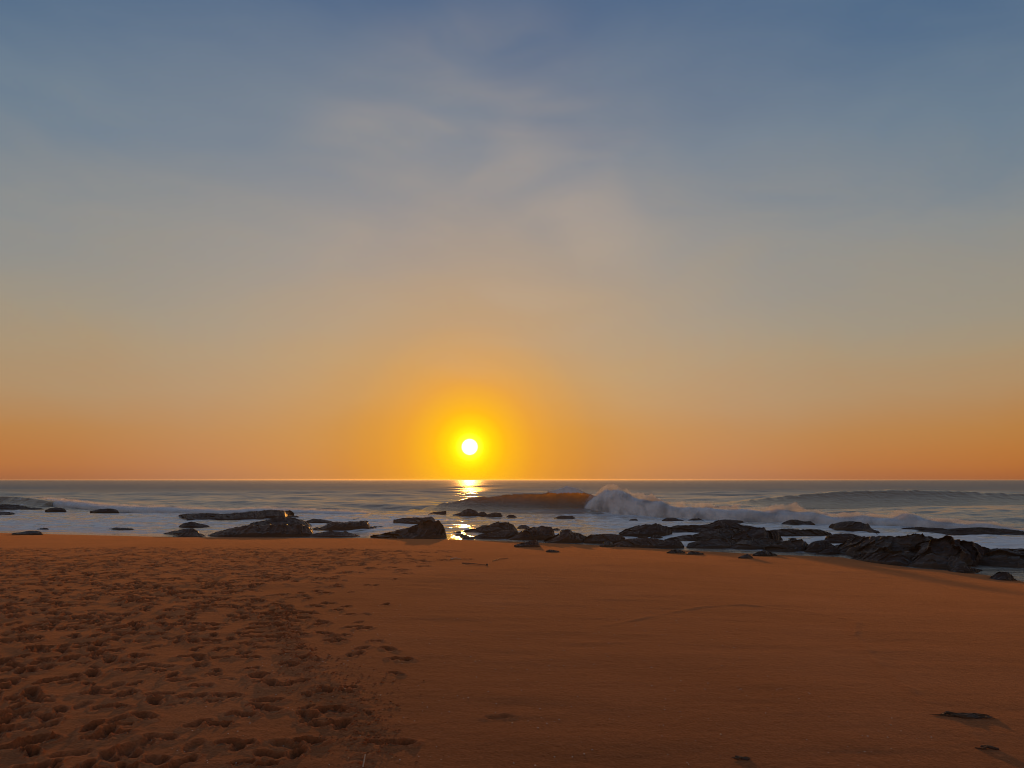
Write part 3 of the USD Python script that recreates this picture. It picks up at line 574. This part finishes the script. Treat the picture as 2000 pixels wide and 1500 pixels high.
ROCK_LIST = [
    # label, px, top, base, depth, material, options
    ('flat dark rock in the foam at the left edge, the larger of the two there', [-40, 0, 20, 40, 55], [986, 985, 985.5, 988, 993], 996, 3.0, 1, {}),
    ('thin dark rock in the foam just right of the left edge rock', [50, 62, 76, 82], [993, 991, 992, 994], 995, 1.2, 1, {}),
    ('low dark rock at the left edge, in front of the larger flat rock', [-40, 0, 14, 26], [999, 998.5, 1000, 1004], 1006, 2.0, 1, {}),
    ('small round backed dark rock alone in the white water near the left edge', [88, 97, 110, 121, 125], [996, 992, 991, 992, 997], 998.5, 1.5, 1, {}),
    ('dark wedge rock washed over by the left foam', [176, 192, 208, 220, 228], [998, 995, 993, 993, 997], 1001.5, 1.6, 1, {}),
    ('tiny dark ripple of rock in the shallows left of the reef', [212, 222, 240, 254, 258], [1033, 1030.5, 1031, 1031.5, 1034], 1035, 1.0, 1, {}),
    ('small sliver of rock in the shallows near the left sand edge', [72, 80, 88, 92], [1033, 1031, 1031.5, 1034], 1034.5, .8, 1, {}),
    ('dark flat rock half buried at the left edge of the wet sand', [22, 40, 58, 72, 78], [1042, 1039, 1036.5, 1037, 1041], 1043.5, 1.0, 1, {'on_sand': True}),
    ('long sloping back ledge of the left reef, farthest from the beach', [350, 365, 400, 430, 460, 500, 520, 540, 556, 562], [1006, 1003.5, 1003, 1004, 1001, 998, 995.5, 995, 996, 1003], [1011, 1018, 1017, 1017, 1017, 1015, 1013, 1013, 1012, 1010], 5.0, 1, {}),
    ('small humped rock at the left end of the reef with water behind it', [348, 358, 374, 388, 406], [1028, 1021, 1018.5, 1022, 1027], 1031, 1.4, 1, {}),
    ('low pointed rock at the left tip of the reef on the sand edge', [318, 335, 355, 372, 384], [1042, 1038, 1033.5, 1031, 1036], 1044, 1.5, 0, {}),
    ('small dark rock in front of the left reef tip, catching a bright glint behind', [338, 355, 375, 390, 398], [1047, 1042, 1040, 1042, 1047], 1048.5, 1.0, 0, {}),
    ('broad front slab of the left reef sloping down to the left', [402, 420, 440, 470, 490, 520, 550, 580, 600, 607], [1046, 1040, 1033, 1027, 1025, 1024, 1023, 1023, 1027, 1036], 1049, 2.6, 0, {'bed': .22, 'ledge': .7}),
    ('blocky middle ledge of the left reef behind the broad front slab', [486, 510, 530, 552, 575, 592, 604], [1022, 1017, 1012.5, 1010.5, 1012, 1018, 1025], 1030, 3.0, 1, {'ledge': .7}),
    ('small dark rock tip in the foam behind the left reef, right end', [553, 566, 578, 587], [1010, 1006.5, 1007, 1011], 1012, 1.2, 1, {}),
    ('thin broken ledge in the white water right of the left reef', [594, 610, 625, 640, 652], [1019, 1013, 1014, 1016, 1021], 1022, 1.6, 1, {}),
    ('right hand block of the left reef with a notched square end', [604, 625, 645, 660, 680, 690, 700, 717, 720], [1036, 1030, 1022, 1018, 1019, 1017, 1016, 1019, 1029], 1036, 2.2, 0, {'steep': .9}),
    ('low front rock of the left reef, right end, on the sand edge', [596, 620, 645, 670, 690, 702], [1047, 1041, 1037, 1039, 1043, 1048], 1049.5, 1.6, 0, {}),
    ('thin rock awash between the left reef and the big wedge rock', [718, 730, 745, 752], [1030.5, 1027.5, 1028, 1031], 1032, 1.0, 0, {}),
    ('dark back slab with a puff of spray behind the big wedge rock', [768, 785, 805, 825, 842, 848], [1015, 1012, 1011, 1010, 1009.5, 1014], 1023, 3.0, 0, {}),
    ('big wedge shaped rock below the sun, sloping left and cut off steeply on the right', [722, 745, 780, 808, 825, 842, 857, 864, 869], [1049, 1044, 1036, 1026, 1020.5, 1017, 1017, 1023, 1040], 1053.5, 3.4, 0, {'steep': .35, 'bed': .2}),
    ('slim rock in the foam left of the sun reflection', [836, 846, 856, 871], [1003.5, 999.5, 999, 996.5], 1006, 1.4, 0, {}),
    ('square topped rock under the sun, largest of the row in the golden water', [884, 900, 909, 920, 931, 936], [1005, 1000, 994, 993.5, 997, 1004], 1009, 2.2, 0, {}),
    ('rounded rock next to the square topped rock in the golden water', [928, 938, 946, 952], [1005, 999, 999.5, 1005], 1009, 1.4, 0, {}),
    ('low sloping rock right of the square topped rock in the golden water', [938, 955, 968, 977, 981], [1010, 1004, 1000, 1001, 1007], 1012, 1.8, 0, {}),
    ('small round rock standing alone at the right of the golden water row', [988, 995, 1003, 1009], [1010, 1005, 1005, 1009.5], 1012, 1.0, 0, {}),
    ('small flat topped rock alone in the surf in front of the breaking wave', [1082, 1095, 1108, 1118, 1124], [1012, 1006.5, 1007.5, 1007, 1012], 1014.5, 1.4, 0, {}),
    ('layered rock slab right of the sun reflection, tilted up to the right', [905, 930, 955, 975, 988, 1003, 1010], [1037, 1031, 1024, 1017.5, 1019, 1024, 1033], 1041, 2.6, 0, {}),
    ('low layered shelf in front of the tilted slab', [920, 945, 970, 995, 1010, 1016], [1050, 1042, 1036, 1034, 1036, 1043], 1052.5, 1.8, 0, {}),
    ('little block of rock in the bright glint at the sand edge', [904, 912, 921, 926], [1050, 1047, 1047, 1050], 1053, .6, 0, {}),
    ('small dark rock behind the chunky block, at the edge of the surf', [1010, 1018, 1028, 1036], [1030, 1025, 1025.5, 1031], 1034, 1.3, 0, {}),
    ('chunky rock block with a square right end above the pyramid rock', [985, 1005, 1025, 1045, 1060, 1075, 1081, 1083], [1054, 1044, 1034, 1028, 1027, 1027.5, 1032, 1042], 1055, 2.4, 0, {'steep': .7}),
    ('small pyramid rock standing alone on the sand', [1004, 1020, 1036, 1046, 1051, 1055], [1064, 1060, 1057, 1053, 1058, 1067], 1068, .7, 0, {'on_sand': True}),
    ('knobbly rock with a raised hump right of the pyramid rock', [1062, 1080, 1092, 1098, 1110, 1120, 1135, 1147], [1057, 1048, 1042, 1033, 1031.5, 1038, 1040.5, 1048], 1061, 2.0, 0, {}),
    ('flat layered rock on the sand edge right of the knobbly rock', [1140, 1155, 1170, 1190, 1208, 1220], [1054, 1045, 1042, 1041.5, 1043, 1050], 1062, 2.0, 0, {}),
    ('small dark boulder on the sand in front of the flat layered rock', [1172, 1182, 1192, 1200], [1064, 1057, 1056, 1063], 1067, .8, 2, {'on_sand': True}),
    ('smooth whaleback rock rising from the surf in the right reef', [1210, 1225, 1245, 1270, 1290, 1302, 1312], [1042, 1034, 1028, 1023.5, 1022.5, 1027, 1036], 1048, 2.8, 1, {}),
    ('low front ledge of the right reef below the whaleback rock', [1196, 1215, 1235, 1260, 1285, 1300, 1312], [1062, 1056, 1051, 1050, 1051, 1056, 1064], 1070, 2.0, 0, {}),
    ('dark block at the front of the right reef beside a tongue of sand', [1285, 1300, 1318, 1330, 1336], [1062, 1056, 1053.5, 1057, 1066], 1071.5, 1.3, 1, {'steep': .8}),
    ('pointed rock of the right reef behind the tongue of sand', [1300, 1318, 1335, 1350, 1358, 1366], [1056, 1050, 1046.5, 1045, 1048, 1055], 1057, 1.8, 1, {}),
    ('long back ledge of the right reef along the white water', [1300, 1330, 1360, 1385, 1405, 1430, 1455, 1480, 1490], [1033, 1027, 1025, 1024, 1019.5, 1021, 1026, 1029, 1036], 1043, 3.6, 1, {}),
    ('tilted layered slab in the middle of the right reef', [1350, 1375, 1400, 1425, 1445, 1462], [1048, 1040, 1034, 1033, 1036, 1046], 1056, 2.6, 2, {}),
    ('tall dark ledge in the middle of the right reef', [1432, 1455, 1475, 1492, 1510, 1522, 1528], [1047, 1037, 1031, 1028, 1034, 1042, 1052], 1060, 2.6, 1, {}),
    ('front layered slab of the right reef just right of the tongue of sand', [1345, 1370, 1395, 1420, 1440, 1452], [1062, 1055, 1051.5, 1052, 1057, 1067], 1071.5, 1.8, 2, {}),
    ('low front shelf of the right reef with a wet pale top', [1428, 1450, 1480, 1505, 1525, 1535], [1064, 1056, 1051, 1051, 1056, 1066], 1073.5, 2.0, 2, {}),
    ('tiny rock in the white water right of the breaking wave', [1229, 1235, 1243, 1246], [1016, 1013, 1013, 1016], 1017, .8, 1, {}),
    ('dark rock at the foot of the foam heap, first of three', [1294, 1306, 1320, 1336], [1015, 1011, 1012.5, 1017], 1019, 1.6, 1, {}),
    ('thin dark rock at the foot of the foam heap, middle of three', [1344, 1355, 1366, 1374], [1016, 1012.5, 1012, 1016], 1017.5, 1.2, 1, {}),
    ('flat dark rock at the foot of the foam heap, last of three', [1396, 1415, 1435, 1450, 1457], [1018, 1014.5, 1015.5, 1017, 1022], 1023, 1.8, 1, {}),
    ('twin humped dark rock in the surf with foam in its saddle', [1528, 1540, 1552, 1565, 1572, 1583, 1592], [1023, 1017, 1014, 1016.5, 1019, 1017.5, 1024], 1027, 1.6, 1, {}),
    ('large rounded black boulder rising from the surf in front of the foam', [1627, 1632, 1645, 1660, 1673, 1685, 1697, 1703, 1715, 1724], [1030, 1022, 1016.5, 1016, 1018.5, 1022, 1023, 1032, 1037, 1044], [1034, 1035, 1036, 1037, 1038, 1039, 1041, 1043, 1045, 1046], 2.2, 1, {'ledge': .7}),
    ('wide flat reef awash in the surf at the right edge', [1766, 1790, 1815, 1840, 1862, 1880, 1900, 1930, 1960, 1985, 2010, 2050], [1035, 1032, 1030.5, 1032, 1036, 1034.5, 1031, 1030.5, 1033, 1035.5, 1040, 1044], [1036, 1038, 1041, 1043, 1045, 1045, 1045, 1044, 1044, 1045, 1047, 1049], 3.2, 1, {}),
    ('thin dark streak of rock in front of the foam heap near the right edge', [1828, 1840, 1858, 1876], [1028, 1025.5, 1026, 1029.5], 1030.5, 1.2, 1, {}),
    ('row of low dark rocks along the pool in the right reef', [1498, 1520, 1542, 1565, 1585, 1605, 1622, 1630], [1040, 1033, 1031.5, 1035, 1033.5, 1034, 1040, 1047], 1049, 2.4, 1, {}),
    ('arched dark ledge above the foam pool in the right reef', [1618, 1640, 1660, 1675, 1688, 1696], [1047, 1043, 1041, 1044, 1051, 1060], 1062, 2.4, 1, {}),
    ('angular rock with a pale diagonal band at the front of the right reef', [1492, 1515, 1535, 1555, 1566, 1578, 1586], [1070, 1063, 1056, 1052, 1051.5, 1057, 1066], 1078, 2.0, 2, {'ledge': 1.3, 'bed': .24}),
    ('rounded rock right of the angular banded rock', [1578, 1592, 1606, 1618, 1628, 1638], [1067, 1059, 1055, 1057, 1063, 1071], 1080.5, 1.7, 1, {}),
    ('dark split boulder with a pointed right side on the sand edge', [1598, 1612, 1624, 1634, 1642], [1078, 1071, 1066, 1068, 1078], 1083.5, 1.0, 1, {}),
    ('left shoulder of the big black outcrop at right', [1630, 1650, 1670, 1690, 1710, 1735, 1760], [1072, 1062, 1056, 1052, 1050, 1050, 1056], [1083, 1085, 1087, 1089, 1091, 1092, 1092], 3.4, 2, {'bed': .26}),
    ('highest slab of the big black outcrop at right', [1700, 1725, 1755, 1785, 1808, 1830, 1850, 1868], [1062, 1050, 1045.5, 1043.5, 1043, 1049, 1054, 1066], [1094, 1095, 1097, 1098, 1099, 1101, 1102, 1102], 4.2, 2, {'bed': .28}),
    ('low front step of the big black outcrop along the sand', [1668, 1690, 1715, 1740, 1765, 1785], [1090, 1083, 1080, 1080, 1084, 1096], [1093, 1097, 1101, 1104, 1106, 1108], 1.6, 1, {}),
    ('middle block of the big black outcrop, stepping down to the right', [1800, 1820, 1845, 1868, 1885, 1905, 1925, 1940], [1066, 1057, 1052, 1051, 1051.5, 1057, 1064, 1078], [1104, 1106, 1107, 1107, 1107, 1107, 1107, 1107], 3.4, 1, {'bed': .24}),
    ('front block of the big black outcrop beside the narrow pool', [1775, 1795, 1820, 1850, 1872, 1890], [1096, 1086, 1081, 1082, 1088, 1104], [1107, 1109, 1111, 1113, 1118, 1121], 1.8, 2, {}),
    ('right end of the big black outcrop at the picture edge', [1900, 1920, 1945, 1970, 2000, 2030, 2070], [1080, 1072, 1070, 1073.5, 1074, 1074, 1079], [1104, 1106, 1108, 1109, 1110, 1111, 1112], 3.8, 2, {'bed': .26}),
    ('low black rock at the left end of the pale pool at the right edge', [1856, 1868, 1880, 1892, 1905, 1914], [1116, 1109, 1106, 1107, 1110, 1117], [1119, 1120, 1121, 1121, 1120, 1119], .8, 1, {}),
    ('triangular black rock at the right edge between the pale pools', [1936, 1950, 1962, 1970, 1978, 1986], [1130, 1122, 1117, 1117.5, 1124, 1135], 1137, .8, 1, {}),
    ('flat stone lying on the sand in front of the right reef, left of two', [1303, 1312, 1322, 1332, 1338], [1078, 1074, 1073.5, 1075, 1079], 1080, .5, 1, {'on_sand': True}),
    ('flat stone lying on the sand in front of the right reef, right of two', [1342, 1352, 1362, 1374], [1080, 1076.5, 1077.5, 1081], 1082.5, .5, 1, {'on_sand': True}),
    ('small pointed stone standing on the sand before the right reef', [1443, 1452, 1460, 1468, 1471], [1088, 1084, 1081, 1085, 1090], 1090.5, .4, 1, {'on_sand': True}),
    ('dark triangular stone on the sand, largest in front of the right reef', [1472, 1485, 1495, 1506, 1518], [1083, 1077, 1074, 1078, 1084], 1085, .7, 1, {'on_sand': True}),
    ('small flat stone on the sand right of the pyramid rock', [1066, 1074, 1082, 1092], [1076, 1073, 1073.5, 1077], 1078, .4, 0, {'on_sand': True}),
]
for i, (label, px, top, base, depth, mat, opt) in enumerate(ROCK_LIST):
    rock(label, px, top, base, depth, 100 + 13 * i, mat, **opt)

# loose fragments lying in the water between the ledges
fr = np.random.default_rng(77)
for (x0, x1, y0, y1, count, label, group) in (
        (545, 735, 1013, 1041, 14, 'small dark rock fragment in the white water by the left reef', 'fragments by the left reef'),
        (880, 1085, 1036, 1051, 12, 'small brown rock fragment awash in the golden shallows right of the sun', 'fragments below the sun'),
        (1215, 1660, 1036, 1062, 30, 'small dark rock fragment in the pools of the right reef', 'fragments in the right reef'),
        (1860, 1990, 1108, 1119, 5, 'small black rock fragment in the pale pool at the right edge', 'fragments in the pale pool')):
    for k in range(count):
        cx, by = fr.uniform(x0, x1), fr.uniform(y0, y1)
        wpx = fr.uniform(9, 26) * (1 if by < 1100 else .8); hp = fr.uniform(.16, .34) * wpx
        xs = cx + wpx * np.array([-.5, -.2, .15, .38, .5]); tops = by - hp * np.array([.1, fr.uniform(.5, 1), 1, fr.uniform(.5, 1), .1])
        (v, f), c = rock_mesh(xs, tops, by, fr.uniform(.5, 1.1), 900 + int(cx), step=.045)
        x = thing('rock_fragment', label, 'rock', c, group)
        part(x, 'stone', (v - c, f), ROCKS[int(fr.integers(0, 2))], smooth=30)

# ------------------------------------------------------------------ small things on the sand
def crumb_mesh(pos, size, r, flat_=.7):
    base = trimesh.creation.icosahedron()
    v0, f0 = np.array(base.vertices), np.array(base.faces)
    M = np.array([trimesh.transformations.quaternion_matrix(q / np.linalg.norm(q))[:3, :3] for q in r.normal(size=(len(pos), 4))])
    v = np.einsum('nij,nkj->nki', M, v0[None] * (1 + .35 * r.normal(size=(len(pos), len(v0), 1)).clip(-1, 1))) * np.asarray(size)[:, None, None]
    v[..., 2] *= flat_
    return (pos[:, None] + v).reshape(-1, 3), (f0[None] + len(v0) * np.arange(len(pos))[:, None, None]).reshape(-1, 3)
r = np.random.default_rng(21)
pts = []
seg = np.linalg.norm(np.diff(CRUMB, axis=0), axis=1); cum = np.concatenate([[0], np.cumsum(seg)])
for _ in range(2600):
    s = cum[-1] * r.random()
    c = np.array([np.interp(s, cum, CRUMB[:, 0]), np.interp(s, cum, CRUMB[:, 1])])
    wd = .07 + .07 * (1 + math.sin(s * 1.9)) + .22 * math.exp(-((s - .72 * cum[-1]) / 1.0) ** 2)
    pts.append(c + r.normal(0, wd, 2) * [1, .8])
pts = np.array(pts)
zz = SANDV[sand_tree.query(pts)[1], 2]
sz = r.gamma(2.0, .0030, len(pts)).clip(.003, .016)
cl = part(None, 'sand_crumbs', crumb_mesh(np.column_stack([pts, zz + .1 * sz]), sz, r, .55), SAND, kind='stuff')
tag(cl, 'line of broken sand crust crumbs running across the beach in the middle left', 'sand crumbs')
pts = np.column_stack([r.uniform(-3, 3.4, 520), 4.8 + 9 * r.random(520) ** 1.4])
zz = SANDV[sand_tree.query(pts)[1], 2]; sz = r.uniform(.0025, .007, len(pts))
sp = part(None, 'shell_grit', crumb_mesh(np.column_stack([pts, zz + .4 * sz]), sz, r, .5), plain('shell', (.70, .55, .42), .35), kind='stuff')
tag(sp, 'pale shell grit scattered over the smooth sand', 'shell grit')

def tube(path, radii, sides=9, seed=0):
    p = np.asarray(path, float); t = np.gradient(p, axis=0); t /= np.linalg.norm(t, axis=1, keepdims=True)
    a = np.cross(t, [0, 0, 1.0]); a /= np.linalg.norm(a, axis=1, keepdims=True) + 1e-9; b = np.cross(t, a)
    th = np.arange(sides) * 2 * math.pi / sides
    rr = np.asarray(radii)[:, None] * (1 + .18 * np.sin(3 * th + seed)[None] + .1 * np.random.default_rng(seed).normal(size=(len(p), sides)))
    v = p[:, None] + rr[..., None] * (np.cos(th)[None, :, None] * a[:, None] + np.sin(th)[None, :, None] * b[:, None])
    f = grid_faces(len(p), sides, True); f = np.vstack([f[:, [0, 1, 2]], f[:, [0, 2, 3]]])
    v = np.vstack([v.reshape(-1, 3), p[:1], p[-1:]]); k = len(p) * sides
    j = np.arange(sides); f = np.vstack([f, np.stack([np.full(sides, k), (j + 1) % sides, j], 1), np.stack([np.full(sides, k + 1), k - sides + j, k - sides + (j + 1) % sides], 1)])
    return v, f
WOOD, PALE, WEED = plain('driftwood', (.10, .062, .040), .7), plain('bleached_wood', (.55, .42, .30), .6), plain('seaweed', (.085, .040, .018), .7)
# pale stick standing in the sand at the lower edge
p = on_beach(707, 1500)[0]
w = thing('stick', 'pale thin stick poking out of the sand at the lower edge', 'stick', (p[0], p[1], sand_at(p[0], p[1])))
s = np.linspace(0, 1, 8)
part(w, 'shaft', tube(np.column_stack([.012 * s, .05 * s, -.03 + .10 * s]), .0055 - .002 * s, 8, 2), PALE, 40)
# dark weed clumps
def weed(label, px, py, length, wide, count, seed):
    p = on_beach(px, py)[0]; z0 = sand_at(p[0], p[1]); r = np.random.default_rng(seed)
    w = thing('seaweed', label, 'seaweed', (p[0], p[1], z0))
    vs, fs, n = [], [], 0
    for _ in range(count):
        a = r.normal(-.25, .3); L = length * r.uniform(.25, .6); c = np.array([r.uniform(-.5, .5) * length * .8, r.normal(0, wide * .3)])
        s = np.linspace(-.5, .5, 9)
        x = c[0] + s * L * math.cos(a) + .02 * np.sin(s * 9 + r.uniform(0, 6)); y = c[1] + s * L * math.sin(a) + .02 * np.sin(s * 7 + r.uniform(0, 6))
        z = .004 + .010 * r.random() * (1 - (2 * s) ** 2) + np.array([sand_at(p[0] + i, p[1] + j) - z0 for i, j in zip(x, y)])
        v, f = tube(np.column_stack([x, y, z]), (.005 + .005 * r.random()) * (1.05 - np.abs(2 * s) ** 2), 6, int(r.integers(99)))
        vs.append(v); fs.append(f + n); n += len(v)
    part(w, 'fronds', (np.vstack(vs), np.vstack(fs)), WEED, 40)
weed('dark strand of washed up seaweed on the smooth sand at lower right', 1880, 1400, .42, .10, 26, 4)
weed('small scrap of seaweed below the long dark strand', 1927, 1463, .12, .04, 7, 5)
weed('small dark scrap of weed on the smooth sand at bottom centre right', 1446, 1482, .10, .04, 6, 6)
def twig(label, pxy, rad_, seed, mat=WOOD, bead=None):
    P3 = on_beach(np.array(pxy)[:, 0], np.array(pxy)[:, 1]); o = P3[0].copy(); o[2] = sand_at(o[0], o[1])
    s = np.linspace(0, 1, 14); q = np.linspace(0, 1, len(P3))
    x, y = np.interp(s, q, P3[:, 0]), np.interp(s, q, P3[:, 1])
    z = np.array([sand_at(a, b) for a, b in zip(x, y)]) + rad_ * .7 + .01 * np.sin(s * 3.1)
    w = thing('twig', label, 'twig', o)
    part(w, 'stem', tube(np.column_stack([x, y, z]) - o, rad_ * (1.1 - .5 * s), 7, seed), mat, 40)
    if bead:
        b = trimesh.creation.icosphere(2, .028); b.vertices *= 1 + .2 * nz(b.vertices[:, 0] * 40, b.vertices[:, 1] * 40, seed, 2, seed)[:, None]
        b.apply_translation(np.array([x[-1], y[-1], z[-1] + .01]) - o); part(w, 'knot', b, mat, 40)
twig('dark twig with a knotted end lying below the sun reflection', [(903, 1100), (925, 1102), (951, 1104)], .010, 1, bead=True)
twig('pale broken reed on the sand left of the knotted twig', [(880, 1092), (890, 1091), (900, 1092)], .010, 2, PALE)
twig('thin dark twig right of the knotted twig', [(962, 1096), (976, 1092), (992, 1090)], .008, 3)

# spray flung up where the sea hits the rocks
for label, px, py, wx, hz_, cnt, sd in (('puff of spray over the back slab behind the big wedge rock', 838, 1010, .45, .42, 500, 51), ('splash of spray at the right end of the left reef', 552, 1000, .5, .30, 300, 52)):
    p = at_y(px, py, at_z(px, 1023 if sd == 51 else 1012)[1] + 1.4)
    w = thing('spray', label, 'spray', p, kind=None)
    r = np.random.default_rng(sd)
    q = np.column_stack([r.normal(0, wx * .5, cnt), r.normal(0, .35, cnt), r.exponential(hz_ * .45, cnt) - .15])
    part(w, 'drops', droplets(q, r.uniform(.006, .018, cnt), r), FOAM, kind='stuff')
    b = trimesh.creation.icosphere(3, 1.0); b.vertices *= 1 + .25 * nz(b.vertices[:, 0] * 2, b.vertices[:, 1] * 2, b.vertices[:, 2] * 2 + sd, 3, sd)[:, None]
    b.vertices *= [wx * 1.1, .5, hz_]; part(w, 'mist', b, FINE, kind='stuff')
# ------------------------------------------------------------------ salty morning haze over the whole beach and sea
HAZE = usdkit.material(stage, '/World/Looks/haze', {'v': ('principled_volume', {'color': (.96, .88, .74), 'density': 0.00008, 'anisotropy': 0.70})}, [], volume='v.volume')
hb = trimesh.creation.box((17000, 17000, 8.2)); hb.apply_translation((0, 0, 4.0 - 4.1))
tag(part(None, 'haze', hb, HAZE), 'thin golden sea haze over the beach and the water', 'haze', None, 'stuff')
